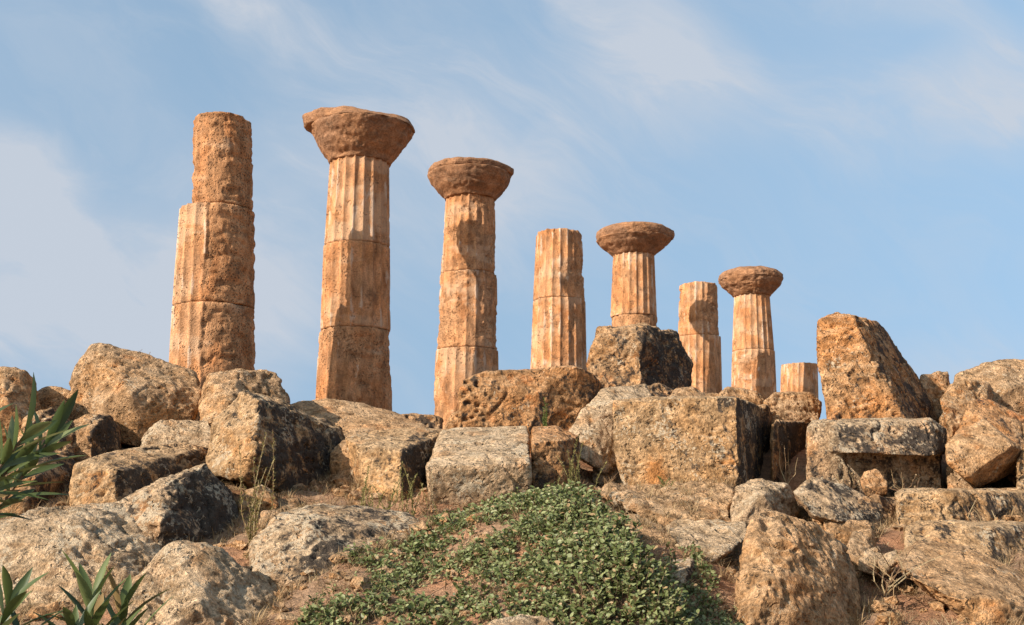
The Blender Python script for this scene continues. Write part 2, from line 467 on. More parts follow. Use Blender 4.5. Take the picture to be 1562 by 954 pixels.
# ------------------------------------------------------------------ columns
def turned(name, parent, Yd, levels, mat, flute=0.0, ero=None, seed=0, nphi=240, dz=0.045, rough=0.03, rfun=None, lip=0.02, top_rough=0.03):
    """A drum or capital: levels are (v, u_left, u_right) read off the photo at the column's distance"""
    lv = []
    for v, ul, ur, *kk in levels:
        kf = kk[0] if kk else 0.75
        a, b = P(ul, v, Yd), P(ur, v, Yd)
        hw = (b[0] - a[0]) / 2
        lv.append((P(ul, v, Yd - kf * hw)[2], (a[0] + b[0]) / 2, hw))
    lv = np.array(sorted(lv))
    z0, z1 = lv[0, 0], lv[-1, 0]
    nz = max(6, int((z1 - z0) / dz))
    zs = np.linspace(z0 + 0.003, z1 - 0.003, nz)
    cx = np.interp(zs, lv[:, 0], lv[:, 1])
    rr = np.interp(zs, lv[:, 0], lv[:, 2])
    phi = np.linspace(0, 2 * math.pi, nphi, endpoint=False) - math.pi
    PH, ZZ = np.meshgrid(phi, zs)
    RR = np.repeat(rr[:, None], nphi, 1)
    CX = np.repeat(cx[:, None], nphi, 1)
    base = np.stack(((RR * np.sin(PH)).ravel(), (-RR * np.cos(PH)).ravel(), ZZ.ravel()), 1)
    sh = base + seed * 7.3
    n1 = fbm(sh * 1.1, 4, seed)
    n2 = fbm(sh * (4.0 if ero is not None else 6.5), 4, seed + 3, 0.62)
    pits = np.maximum(0, 0.42 - worley(sh * 5.5, seed)) * sstep(fbm(sh * 1.6, 2, seed + 5), 0.0, 0.25)
    if ero is None:
        e = np.ones(len(base))
    else:
        u = (ZZ.ravel() - z0) / (z1 - z0)
        e = sstep(n1 * 1.2 + n2 * 0.5 + ero(PH.ravel(), u), -0.22, 0.28)
    fl = (PH.ravel() * 20 / (2 * math.pi)) % 1.0
    sc = 4 * fl * (1 - fl)
    r = RR.ravel()
    if rfun is not None:
        r = r * rfun(PH.ravel(), (ZZ.ravel() - z0) / (z1 - z0))
    r = r - flute * sc * (1 - e) * (0.75 + 0.5 * n1)
    if ero is None:
        n1 = n1 * 0.45
        n2 = n2 + 0.9 * (0.5 - np.abs(fbm(sh * 1.7, 3, seed + 21)) * 2.2) * sstep(n1, -0.3, 0.2) - 0.25
    ch = sstep(fbm(sh * np.array((1.6, 1.6, 4.5)), 3, seed + 8), -0.05, 0.3)
    r = r - e * (flute * 0.75 + rough * (0.9 * ch + 1.1 * n2 + 0.5 * n1)) - pits * (0.03 + 0.07 * e) - (1 - e) * 0.008 * n2
    edge = np.minimum(ZZ.ravel() - z0, z1 - ZZ.ravel())
    chipn = np.maximum(0, fbm(sh * 3.0, 2, seed + 11))
    r = r - lip * np.exp(-(edge / 0.03) ** 2) * (0.5 + 3 * chipn)
    zj = ZZ.ravel() + top_rough * fbm(sh * 2.2, 3, seed + 13) * sstep(ZZ.ravel(), z1 - 0.3, z1)
    vx = CX.ravel() + r * np.sin(PH.ravel())
    vy = Yd - r * np.cos(PH.ravel())
    V = np.stack((vx, vy, zj), 1)
    idx = np.arange(nz * nphi).reshape(nz, nphi)
    nxt = np.roll(idx, -1, 1)
    Fq = np.stack((idx[:-1], nxt[:-1], nxt[1:], idx[1:]), -1).reshape(-1, 4).tolist()
    # caps: three shrinking rings and a centre
    def cap(ring, up):
        nonlocal V, Fq, e, sc
        prev = ring
        c = V[ring].mean(0)
        for s in (0.93, 0.75, 0.45):
            nv = c + (V[ring] - c) * s
            nv[:, 2] = c[2] + (V[ring][:, 2] - c[2]) * s + (0.06 * fbm(nv * 2.0 + seed, 3, seed + 2) * (top_rough > 0.05) if up else 0)
            k = len(V)
            V = np.concatenate((V, nv))
            e = np.concatenate((e, np.ones(len(nv))))
            sc = np.concatenate((sc, np.ones(len(nv))))
            cur = np.arange(k, k + len(nv))
            for i in range(len(ring)):
                j = (i + 1) % len(ring)
                q = [int(prev[i]), int(prev[j]), int(cur[j]), int(cur[i])]
                Fq.append(q if up else q[::-1])
            prev = cur
        k = len(V)
        V = np.concatenate((V, [V[prev].mean(0)]))
        e = np.append(e, 1.0)
        sc = np.append(sc, 1.0)
        for i in range(len(ring)):
            j = (i + 1) % len(ring)
            q = [int(prev[i]), int(prev[j]), k]
            Fq.append(q if up else q[::-1])
    cap(idx[-1], True)
    cap(idx[0], False)
    loc = np.array(parent.location)
    o = mesh_obj(name, V - loc, Fq, mat, parent, attrs={'erosion': e, 'arris': 1 - sc})
    return o


KD = 3.124
COLS = 'standing temple columns'


def column(u0, rel, label, zb=1.15):
    Yd = KD * rel
    x = P(u0, 600, Yd)[0]
    e = empty('column', (x, Yd, zb))
    tag(e, label, 'column', COLS)
    return e, Yd


def bottom(Yd, z):
    # photo row of height z at distance Yd
    a = math.atan2(z, Yd) - PITCH
    return 477 - math.tan(a) * FPX


def lerp(a, b, t):
    return a + (b - a) * t


def shaft(e, Yd, drums, seed, flute=0.08, rough=0.045):
    """drums: list of (v_top, uL, uR, v_bot, uL, uR, erosion function)"""
    for i, (vt, l1, r1, vb, l0, r0, ef) in enumerate(drums):
        if vb is None:
            vb = bottom(Yd, e.location.z - 0.2)
        mids = []
        for t in (0.0, 0.33, 0.66, 1.0):
            mids.append((lerp(vt, vb, t), lerp(l1, l0, t), lerp(r1, r0, t)))
        turned('drum', e, Yd, mids, M['column'], flute * (0.8 + 0.2 * (r0 - l0) / 110), ef, seed + i, rough=rough,
               top_rough=0.09 if i == 0 else 0.0)


K = lambda v: (lambda ph, u: v + 0 * ph)                            # even wear
SIDE = lambda a, lo, hi, v0, v1: (lambda ph, u: v0 + (v1 - v0) * sstep(ph, lo, hi) + a * (0.5 - u))

# 1: broken off, no capital
c, yd = column(324, 7.8, 'tallest column without a capital, its top drum worn smooth and its right half deeply eroded')
shaft(c, yd, [
    (173, 294, 387, 311, 291, 389, K(0.9)),
    (311, 277, 391, 462, 266, 391, SIDE(0.1, -0.25, 0.2, -0.75, 0.8)),
    (462, 266, 391, None, 254, 392, SIDE(0.2, -0.25, 0.2, -0.75, 0.7)),
], 100, rough=0.055)
# 2: the tallest, with a big broken capital
c, yd = column(540, 8.95, 'column with the largest capital, its abacus broken to a sharp corner on the left')
shaft(c, yd, [
    (237, 504, 594, 369, 495, 595, SIDE(0.0, 0.1, 1.0, -0.7, -0.3)),
    (369, 494, 595, 499, 489, 596, SIDE(0.2, 0.1, 1.2, -0.8, -0.35)),
    (499, 487, 597, None, 478, 599, SIDE(-1.0, -1.0, 0.8, -0.45, -0.05)),
], 200)
sq = lambda ph, u: np.where((ph > -1.75) & (ph < -0.55), 1.0 + 0.06 * np.abs(np.cos(2 * (ph + 1.15 + math.pi / 4))) * 0, 1.0)
turned('echinus', c, yd, [(241, 503, 595), (235, 500, 598, .6), (230, 494, 604, .45), (223, 488, 612, .25), (213, 482, 620, .12), (205, 477, 627, .05), (198, 475, 631, .05)], M['capital'], 0, None, 231, rough=0.05, dz=0.03)
# the abacus: a square corner stands at the left, the front right is broken back
turned('abacus', c, yd, [(198, 472, 635, .05), (190, 471, 635, .05), (184, 470, 634, .1), (178, 469, 632, .2)], M['capital'], 0, None, 236, rough=0.035, dz=0.025,
       rfun=lambda ph, u: 0.97 + 0.11 * np.exp(-((ph + 1.40) / 0.42) ** 2) - 0.06 * sstep(ph, -1.35, -0.9) * sstep(ph, -0.2, -0.9) - u * 0.42 * sstep(ph, -0.75, -0.45) * sstep(ph, 2.2, 0.9) * (0.7 + 0.3 * np.sin(ph * 3.1)), top_rough=0.05)
# 3
c, yd = column(711, 10.3, 'column whose shaft catches the curved shadow of the neighbouring capital')
shaft(c, yd, [
    (294, 680, 755, 413, 672, 757, SIDE(0.0, -0.6, 0.6, -0.15, -0.05)),
    (413, 671, 758, 530, 665, 760, SIDE(0.3, -0.6, 0.6, 0.05, 0.0)),
    (530, 665, 760, None, 656, 763, SIDE(0.9, -0.9, 0.4, 0.0, -0.2)),
], 300)
turned('echinus', c, yd, [(298, 679, 756), (294, 676, 759, .6), (288, 667, 768, .35), (279, 658, 776, .12), (268, 652, 780, .05)], M['capital'], 0, None, 331, rough=0.04, dz=0.03)
turned('abacus', c, yd, [(268, 650, 783, .05), (264, 648, 784, .05), (260, 648, 784, .05), (257, 651, 780, .05)], M['capital'], 0, None, 336, rough=0.035, dz=0.025,
       rfun=lambda ph, u: 0.96 + 0.06 * np.exp(-((ph - 1.5) / 0.2) ** 2) - 0.05 * np.abs(np.sin(2 * ph + 0.6)), top_rough=0.05)
# 4
c, yd = column(852, 11.8, 'column without capital rising behind the long pitted block, flutes clear all round')
shaft(c, yd, [
    (350, 818, 888, 454, 813, 892, SIDE(-0.2, 0.0, 0.8, -0.35, -0.05)),
    (454, 813, 893, None, 804, 898, SIDE(0.15, -0.6, 0.6, -0.5, -0.35)),
], 400, flute=0.085)
# 5
c, yd = column(967, 13.2, 'column with a wide flat capital standing behind the black-crusted block')
shaft(c, yd, [
    (383, 935, 998, 480, 931, 1002, SIDE(0.0, -0.6, 0.6, -0.3, -0.45)),
    (480, 931, 1003, None, 925, 1010, K(0.4)),
], 500, flute=0.085)
turned('echinus', c, yd, [(386, 935, 998), (382, 930, 1003, .5), (375, 918, 1015, .15), (366, 909, 1025, .05)], M['capital'], 0, None, 531, rough=0.045, dz=0.03)
turned('abacus', c, yd, [(366, 909, 1026, .05), (359, 907, 1028, .05), (354, 908, 1027, .05), (350, 914, 1020, .05)], M['capital'], 0, None, 536, rough=0.04, dz=0.025,
       rfun=lambda ph, u: 0.97 + 0.05 * np.exp(-((ph - 1.55) / 0.2) ** 2) - 0.04 * np.abs(np.sin(2 * ph + 0.3)), top_rough=0.04)
# 6
c, yd = column(1068, 14.65, 'short capital-less column between the two small columns that keep their capitals')
shaft(c, yd, [
    (431, 1036, 1095, 511, 1034, 1098, SIDE(0.1, 0.1, 0.6, -0.15, 0.6)),
    (511, 1033, 1099, None, 1028, 1104, SIDE(0.3, -0.6, 0.6, -0.45, -0.25)),
], 600, flute=0.09)
# 7
c, yd = column(1149, 16.05, 'rightmost column that still carries a capital, a small rounded one')
shaft(c, yd, [
    (446, 1120, 1173, 533, 1117, 1180, SIDE(0.0, -0.6, 0.6, -0.45, -0.4)),
    (533, 1117, 1181, None, 1113, 1188, SIDE(0.5, -0.8, 0.4, 0.1, -0.1)),
], 700, flute=0.09)
turned('echinus', c, yd, [(449, 1119, 1174), (445, 1115, 1178, .5), (437, 1104, 1188, .15), (428, 1097, 1193, .05)], M['capital'], 0, None, 731, rough=0.07, dz=0.03)
turned('abacus', c, yd, [(428, 1097, 1193, .05), (421, 1098, 1192, .05), (416, 1102, 1186, .05), (411, 1116, 1170, .05)], M['capital'], 0, None, 736, rough=0.07, dz=0.025, top_rough=0.08)
# 8
c, yd = column(1219, 17.45, 'low column stump left of the tall leaning rock')
shaft(c, yd, [(554, 1192, 1246, None, 1188, 1250, K(-0.3))], 800, flute=0.085)


# ------------------------------------------------------------------ rocks
def H(pts, th=1.4, shrink=0.82, down=0.35):
    """hull points: the photo outline at its distances, a smaller far side, and a foot sunk in the ground"""
    pts = [tuple(p) for p in pts]
    down = min(down, 0.35 * th) if down == 0.35 else down
    uc = sum(p[0] for p in pts) / len(pts)
    vc = sum(p[1] for p in pts) / len(pts)
    out = [P(*p) for p in pts]
    dmax = max(p[2] for p in pts)
    for u, v, d in pts:
        out.append(P(uc + (u - uc) * shrink, vc + (v - vc) * shrink, dmax + th))
    vb = max(p[1] for p in pts)
    vt = min(p[1] for p in pts)
    for u, v, d in pts:
        if v > vb - 0.3 * (vb - vt):
            q = P(uc + (u - uc) * 0.95, v, d)
            q[2] -= down
            out.append(q)
            q = P(uc + (u - uc) * 0.80, v, dmax + th)
            q[2] -= down
            out.append(q)
    return out


TOPS = []          # points on grassy ledges
CREV = []          # points where stones meet the soil


def rock(name, label, cat, mat, hulls, seed, vox=0.03, soft=3, amp=1.0, pit=0.5, strata=0.0, group='fallen stones of the ruin', holes=None, grassy=0):
    bm = bmesh.new()
    for pts in hulls:
        b2 = bmesh.new()
        vs = [b2.verts.new(p) for p in pts]
        r = bmesh.ops.convex_hull(b2, input=vs)
        junk = set(x for x in r['geom_interior'] + r['geom_unused'] if isinstance(x, bmesh.types.BMVert))
        bmesh.ops.delete(b2, geom=list(junk), context='VERTS')
        bmesh.ops.recalc_face_normals(b2, faces=b2.faces)
        me2 = bpy.data.meshes.new('tmp')
        b2.to_mesh(me2)
        bm.from_mesh(me2)
        b2.free()
        bpy.data.meshes.remove(me2)
    me = bpy.data.meshes.new('tmp')
    bm.to_mesh(me)
    bm.free()
    o = bpy.data.objects.new('tmp', me)
    COL.objects.link(o)
    md = o.modifiers.new('r', 'REMESH')
    md.mode = 'VOXEL'
    md.voxel_size = vox
    md2 = o.modifiers.new('s', 'SMOOTH')
    md2.iterations = soft
    md2.factor = 0.5
    dg = bpy.context.evaluated_depsgraph_get()
    ev = o.evaluated_get(dg)
    fin = bpy.data.meshes.new_from_object(ev)
    bpy.data.objects.remove(o)
    bpy.data.meshes.remove(me)
    n = len(fin.vertices)
    co = np.empty(n * 3)
    fin.vertices.foreach_get('co', co)
    co = co.reshape(-1, 3)
    no = np.empty(n * 3, dtype=np.float32)
    fin.vertices.foreach_get('normal', no)
    no = no.reshape(-1, 3).astype(float)
    size = (co.max(0) - co.min(0))
    s = float(np.clip(np.sort(size)[1], 0.2, 2.2))
    q = co + np.array((seed * 3.17, seed * 1.31, seed * 2.23))
    q = q + 0.12 * s * np.stack((fbm(q * 1.3 / s, 2, 91), fbm(q * 1.3 / s, 2, 92), fbm(q * 1.3 / s, 2, 93)), 1)
    d = fbm(q * 1.8 / s, 3, seed) * 0.085 * s * amp
    rid = 1 - np.abs(fbm(q * 5.0 / s, 3, seed + 4)) * 3.0
    d += 0.030 * s * amp * (np.clip(rid, -0.6, 1) - 0.4) * sstep(fbm(q * 1.4 / s, 2, seed + 6), -0.25, 0.25)
    d += fbm(q * 6.0, 4, seed + 7, 0.62) * 0.042 * min(1.0, s) * amp
    if strata:
        d += fbm(q * np.array((1.2, 1.2, 9.0)), 3, seed + 9) * 0.06 * strata
    pm = sstep(fbm(q * 1.6, 2, seed + 12), 0.12 - 0.35 * pit, 0.42 - 0.35 * pit)
    rr = np.random.default_rng(seed)
    ax = rr.normal(size=3) * np.array((0.35, 0.35, 0.0)) + np.array((0, 0, 1.0))
    ax /= np.linalg.norm(ax)
    bed = q * 1.3 + np.outer(q @ ax, ax) * 8.0
    d += fbm(bed, 3, seed + 15) * 0.035 * sstep(fbm(q * 0.9, 2, seed + 16), -0.25, 0.2)
    ck = fbm(q * np.array((1.3, 1.3, 0.8)) / max(0.7, s * 0.6), 3, seed + 18)
    d -= 0.045 * np.exp(-(ck / 0.018) ** 2) * sstep(fbm(q * 1.1, 2, seed + 19), -0.1, 0.15)
    qw = q + 0.07 * np.stack((perlin(q * 4, 71), perlin(q * 4, 72), perlin(q * 4, 73)), 1)
    if holes:
        uu = 781 + FPX * co[:, 0] / (co[:, 1] * CP + co[:, 2] * SP)
        pm = np.maximum(pm * 0.25, sstep(uu + 50 * fbm(q * 2, 2, 3), holes[1], holes[0]))
    d -= np.maximum(0, 0.46 - worley(qw * np.array((6.5, 6.5, 8.5)), seed)) * 0.16 * pm * (0.4 + pit)
    d -= np.maximum(0, 0.40 - worley(qw * 13.0, seed + 1)) * 0.06 * (0.35 + 0.65 * pm)
    co = co + no * d[:, None]
    base = np.array((co[:, 0].mean(), co[:, 1].mean(), co[:, 2].min()))
    low = np.where((no[:, 1] < 0.1) & (co[:, 1] < 18))[0]
    if len(low):
        low = rr.choice(low, min(len(low), 4000), replace=False)
        hit = low[np.abs(co[low, 2] - ground(co[low, 0], co[low, 1])) < 0.05]
        if len(hit):
            CREV.extend((co[hit] + no[hit] * 0.04)[rr.integers(0, len(hit), int(10 + 18 * size[0]))].tolist())
    if grassy:
        up = np.where((no[:, 2] > 0.5) & (fbm(co * 1.5, 2, 60) > -0.05))[0]
        TOPS.extend(co[rr.choice(up, grassy)].tolist())
    fin.vertices.foreach_set('co', (co - base).ravel())
    fin.polygons.foreach_set('use_smooth', [True] * len(fin.polygons))
    fin.materials.clear()
    fin.materials.append(M[mat])
    fin.name = name
    fin.update()
    o = bpy.data.objects.new(name, fin)
    COL.objects.link(o)
    o.location = base
    tag(o, label, cat, group)
    return o


B, SB = 'boulder', 'stone block'
# --- left skyline
rock(B, 'big tan boulder on the left skyline, sloping down towards the first column', B, 'tan', [H([
    (104, 622, 19.4), (112, 568, 19.4), (140, 527, 19.6), (168, 526, 19.7), (236, 546, 19.9), (300, 571, 20), (308, 600, 19.6), (292, 640, 19),
    (215, 655, 18.5), (150, 640, 18.5), (200, 600, 18.4)], 2.2)], 1, 0.035, 4, 0.8)
rock(B, 'rounded boulder at the far left edge, above the leaning oleander branch', B, 'tan', [H([
    (-60, 575, 18), (0, 562, 18), (38, 565, 18.2), (52, 582, 18.6), (62, 625, 18.4), (50, 660, 17.6), (-40, 665, 17.4), (10, 610, 17.4)], 1.6)], 2, 0.035, 4)
rock(B, 'low boulder on the skyline, wedged between the left edge boulder and the big sloping one', B, 'tan', [H([
    (50, 600, 19.5), (75, 590, 19.7), (112, 604, 19.7), (120, 660, 19.3), (60, 660, 19.2)], 1.4)], 3, 0.035)
rock(B, 'brown boulder in shade under the big sloping boulder', B, 'dark', [H([
    (104, 690, 17.0), (108, 650, 17.2), (128, 634, 17.3), (165, 632, 17.4), (184, 655, 17.8), (186, 690, 17.6), (140, 705, 16.8), (140, 660, 16.8)], 1.2)], 4, 0.03)
rock(B, 'dark boulder behind the leaves of the left oleander', B, 'dark', [H([
    (20, 690, 16.4), (40, 640, 16.8), (80, 625, 17.2), (112, 650, 17.2), (116, 700, 16.6), (60, 715, 16.2)], 1.2)], 5, 0.03)
rock(B, 'flat-topped dark boulder at the left edge below the oleander branch', B, 'dark', [H([
    (-50, 715, 14.6), (0, 700, 14.6), (60, 690, 15.0), (112, 698, 15.8), (120, 722, 15.6), (98, 762, 15.0), (30, 792, 13.8), (-50, 800, 13.8), (55, 730, 14.1)], 1.4)], 6, 0.028, 3, 0.8)
rock(B, 'pale rounded boulder tucked under the skyline boulders', B, 'pale', [H([
    (221, 670, 17.2), (244, 642, 17.5), (320, 638, 17.6), (330, 690, 16.9), (222, 690, 16.9)], 1.2)], 7, 0.03)
rock(B, 'tan boulder at the foot of the first column, right of the big sloping boulder', B, 'tan', [H([
    (304, 612, 18.8), (320, 575, 19.0), (368, 563, 19.2), (418, 570, 19.8), (424, 595, 19.8), (440, 612, 19.6), (400, 660, 18.4), (310, 650, 18.2), (350, 610, 18.2)], 1.6)], 8, 0.032, 3, 1.1, 0.7)
rock(B, 'large overhanging boulder with a black-crusted right face and deep shade under it', B, 'spot', [H([
    (316, 700, 15.1), (328, 640, 15.4), (372, 602, 15.6), (440, 616, 17.0), (522, 655, 17.6), (528, 692, 17.5), (508, 735, 16.9), (478, 764, 15.9),
    (428, 752, 15.0), (372, 732, 14.6), (326, 722, 14.8), (396, 612, 15.2), (388, 690, 14.3)], 1.4, 0.85, 0.0)], 9, 0.028, 2, 1.0, 0.9)
rock(SB, 'tilted block with a sunny left end and dark crusted top, below the overhanging boulder', SB, 'spot', [H([
    (104, 745, 14.0), (114, 708, 14.2), (160, 692, 14.6), (272, 674, 16.2), (320, 684, 16.4), (312, 712, 15.9), (262, 740, 15.0), (175, 790, 13.5), (110, 795, 13.5), (180, 716, 13.9)], 1.4)], 10, 0.028, 2, 0.7)
rock(B, 'huge pale lichen-spotted slab sloping up from the lower left corner', B, 'pale', [H([
    (-60, 815, 11.4), (0, 800, 11.6), (60, 778, 11.9), (150, 765, 12.3), (215, 778, 12.5), (262, 820, 12.4), (300, 868, 12.0), (200, 905, 10.9), (100, 935, 10.5), (-60, 990, 10.2),
    (120, 800, 11.5), (170, 850, 11.3)], 1.4)], 11, 0.026, 2, 0.9, 0.7)
rock(B, 'ridge-backed boulder with a black right flank, on the upper end of the huge slab', B, 'lichen', [H([
    (158, 790, 12.3), (172, 770, 12.5), (235, 735, 12.8), (312, 706, 13.4), (350, 752, 13.8), (366, 800, 13.7), (374, 850, 13.3), (310, 866, 12.4), (240, 850, 11.9), (250, 745, 12.5), (245, 800, 11.9), (330, 800, 13.0)], 1.4)], 61, 0.024, 2, 0.9, 0.8)
rock(B, 'rough pinkish boulder at the bottom left, nearest to the camera', B, 'pale', [H([
    (185, 905, 10.0), (232, 862, 10.3), (270, 841, 10.5), (330, 842, 10.7), (360, 862, 10.8), (402, 888, 10.8), (440, 916, 10.8), (470, 956, 10.6),
    (478, 1000, 10.2), (170, 1010, 9.2), (300, 930, 9.6)], 1.2)], 12, 0.022, 2, 1.0, 0.8)
rock(B, 'low lichen-covered boulder at the upper left margin of the green shrub', B, 'lichen', [H([
    (384, 838, 11.7), (402, 806, 12.0), (430, 784, 12.4), (490, 766, 12.8), (560, 766, 13.1), (625, 776, 13.2), (652, 798, 13.0), (645, 840, 12.0), (560, 884, 11.1), (440, 890, 10.9), (392, 870, 11.1), (470, 805, 11.7)], 0.9)], 13, 0.026, 3, 0.8)
rock('stone', 'small stone lying below the overhanging boulder, farthest left of the little ones', 'stone', 'tan', [H([(366, 770, 13.9), (372, 748, 14), (400, 736, 14.1), (420, 752, 14.1), (424, 772, 13.9)], 0.4)], 14, 0.02)
rock('stone', 'flat brown stone in the shade of the overhanging boulder', 'stone', 'dark', [H([(410, 775, 14.0), (425, 760, 14.2), (455, 762, 14.4), (470, 778, 14.2), (440, 790, 13.8)], 0.4)], 15, 0.02)
rock('stone', 'little stone at the foot of the tall dry weed', 'stone', 'tan', [H([(392, 800, 13.2), (398, 782, 13.3), (420, 776, 13.4), (432, 790, 13.3), (428, 808, 13.0)], 0.35)], 16, 0.02)
# --- middle
rock(SB, 'low grey slab on the skyline between the first and second columns', SB, 'tan', [H([
    (440, 622, 21), (455, 611, 21.2), (500, 609, 21.4), (560, 620, 21.6), (615, 633, 21.4), (650, 650, 20.8), (645, 672, 20), (520, 672, 19.5), (450, 660, 20)], 1.6)], 17, 0.035, 3, 0.8)
rock(SB, 'thin dark slab on the skyline in front of the third column', SB, 'dark', [H([
    (596, 640, 21.2), (612, 632, 21.4), (664, 635, 21.6), (676, 640, 21.8), (674, 660, 21.4), (600, 660, 21)], 1.0)], 18, 0.03, 2)
rock(SB, 'spotted block with a black right face, left of the tilted flat-topped block', SB, 'spot', [H([
    (524, 668, 15.9), (560, 658, 16.2), (640, 652, 16.6), (694, 655, 17.0), (664, 690, 16.4), (612, 690, 14.9), (545, 680, 15.2), (560, 740, 14.9), (610, 775, 14.4), (655, 776, 15.9)], 1.2, 0.9)], 19, 0.026, 1, 0.55)
rock(SB, 'dark stone slab leaning in the shade between the overhanging boulder and the spotted block', SB, 'dark', [H([
    (505, 690, 16.4), (530, 670, 16.6), (560, 700, 16.0), (590, 765, 15.2), (505, 770, 15.6)], 1.0)], 20, 0.028, 2)
rock(SB, 'pale tilted block with a broad flat top, right above the green shrub', SB, 'pale', [H([
    (672, 660, 16.3), (690, 654, 16.5), (806, 648, 16.6), (808, 706, 14.2), (650, 712, 14.0), (652, 725, 13.98), (661, 790, 14.4), (808, 772, 14.5)], 1.1, 0.92)], 21, 0.024, 1, 0.45, 0.4)
rock(SB, 'small brown block against the right side of the pale tilted block', SB, 'orange', [H([
    (812, 652, 16.2), (848, 650, 16.4), (882, 668, 16.2), (884, 738, 15.6), (812, 750, 15.0), (811, 676, 15.1), (856, 672, 15.3), (857, 742, 15.2)], 0.8)], 22, 0.024, 1, 0.6)
rock(SB, 'long orange block riddled with holes at its left end, under the fourth column', SB, 'orange', [H([
    (702, 600, 18.25), (706, 580, 18.35), (736, 571, 18.45), (880, 559, 18.8), (906, 568, 19.1), (922, 592, 19.3), (895, 655, 18.8), (800, 665, 18.3), (700, 660, 18.15), (820, 600, 18.4)], 1.6, 0.9),
    H([(676, 655, 18.4), (690, 630, 18.7), (720, 610, 18.9), (720, 664, 18.3), (680, 664, 18.3)], 0.6)], 23, 0.026, 2, 0.7, 1.3, holes=(722, 765))
rock(SB, 'black-crusted block standing in front of the column with the wide flat capital', SB, 'dark', [H([
    (900, 548, 23.8), (914, 503, 24.2), (985, 497, 24.6), (1030, 508, 26.0), (1038, 540, 26.2), (1056, 552, 26.4), (1052, 600, 25.8), (1000, 612, 24.2), (910, 605, 23.4), (976, 515, 23.7), (980, 600, 23.3)], 1.4, 0.85, 1.2)], 24, 0.034, 5, 1.5, 1.0)
rock(SB, 'pale sloping stone leaning on the left side of the largest squared block', SB, 'pale', [H([
    (862, 662, 16.8), (918, 592, 18.2), (985, 586, 19.0), (1000, 612, 18.4), (938, 615, 17.6), (940, 705, 16.9), (922, 720, 16.6), (890, 702, 16.3), (866, 688, 16.4)], 0.8, 0.9, 0.0),
    H([(905, 720, 16.7), (930, 640, 17.4), (960, 640, 17.6), (958, 735, 17.0)], 0.5)], 25, 0.026, 2, 0.8)
rock(SB, 'largest squared block in the middle of the wall, sunny front and square right edge', SB, 'spot', [H([
    (936, 613, 16.5), (990, 607, 16.75), (1124, 606, 16.45), (1127, 732, 16.1), (952, 738, 16.2), (938, 690, 16.3), (1162, 622, 18.6), (1164, 728, 18.4)], 1.0, 0.95)], 26, 0.022, 1, 0.38, 0.5)
rock('stone', 'brown stone on top of the largest squared block, under the black-crusted block', 'stone', 'dark', [H([(978, 604, 19.5), (985, 590, 19.8), (1005, 584, 20), (1030, 598, 20.2), (1032, 612, 19.8)], 0.6)], 27, 0.025)
rock('stone', 'low tan stone lying on top right of the largest squared block', 'stone', 'tan', [H([(1020, 606, 19.0), (1030, 594, 19.3), (1055, 590, 19.5), (1075, 602, 19.6), (1078, 614, 19.2)], 0.6)], 28, 0.025)
rock(SB, 'dark stained block in shade just right of the largest squared block', SB, 'dark', [H([
    (1132, 650, 18.3), (1150, 622, 18.9), (1168, 620, 19.0), (1180, 642, 20.2), (1180, 730, 20.0), (1134, 735, 18.0)], 0.8, 0.9)], 29, 0.028, 1, 0.8)
rock(SB, 'upright block with streaked dark face in the recess of the wall', SB, 'dark', [H([
    (1178, 648, 17.6), (1184, 640, 18.0), (1236, 644, 20.0), (1238, 730, 19.8), (1178, 735, 17.4)], 0.9, 0.9)], 30, 0.028, 1, 0.7)
rock('stone', 'layered tan stone lying at the foot of the tall leaning rock, left side', 'stone', 'tan', [H([
    (1164, 612, 19.8), (1180, 598, 20), (1236, 602, 20.3), (1254, 616, 20.4), (1252, 640, 20), (1176, 642, 19.6)], 0.8)], 31, 0.026, 2, 1.0, 0.6, 0.7)
rock('stone', 'tan stone below the rightmost capital column', 'stone', 'tan', [H([(1095, 602, 20.4), (1110, 592, 20.6), (1150, 596, 20.8), (1166, 606, 21), (1172, 634, 20.4), (1100, 632, 20)], 0.8)], 32, 0.028)
rock(SB, 'flat block behind the largest squared block, below the short capital-less column', SB, 'tan', [H([(1040, 608, 21.4), (1060, 598, 21.6), (1112, 602, 21.8), (1130, 620, 21.4), (1130, 650, 21), (1040, 640, 21)], 1.0)], 33, 0.03)
# --- right
rock(SB, 'tall leaning rock on the right, orange below and black down its right slope', SB, 'orange', [H([
    (1252, 600, 18.5), (1247, 540, 18.8), (1250, 490, 19.0), (1276, 477, 19.2), (1300, 483, 18.9), (1336, 490, 20.3), (1352, 508, 20.6), (1392, 562, 21.0), (1426, 612, 21.2), (1434, 655, 21.0),
    (1385, 650, 18.2), (1264, 650, 18.0), (1320, 520, 18.6), (1352, 590, 18.3)], 1.3, 0.8)], 34, 0.03, 2, 0.75, 0.9)
rock(SB, 'long block under the tall leaning rock, its lower front hollowed into a shady recess', SB, 'lichen', [
    H([(1264, 652, 16.3), (1280, 641, 16.8), (1420, 640, 17.0), (1440, 655, 17.2), (1442, 690, 17.1), (1425, 697, 16.5), (1300, 692, 16.0), (1268, 690, 16.0)], 1.2, 0.95, 0.0),
    H([(1232, 652, 17.0), (1240, 642, 17.2), (1275, 642, 17.0), (1290, 690, 16.9), (1300, 738, 16.7), (1232, 735, 16.7)], 1.2, 0.95),
    H([(1280, 680, 16.9), (1436, 680, 17.1), (1438, 742, 17.0), (1290, 742, 16.8)], 0.8, 0.95)], 35, 0.026, 1, 0.6, 0.5)
rock('stone', 'small round ochre stone in the recess under the long block', 'stone', 'orange', [H([(1311, 733, 15.9), (1318, 720, 16.0), (1335, 716, 16.0), (1352, 726, 16.0), (1354, 742, 15.8), (1320, 746, 15.7)], 0.35)], 36, 0.018, 4, 0.8)
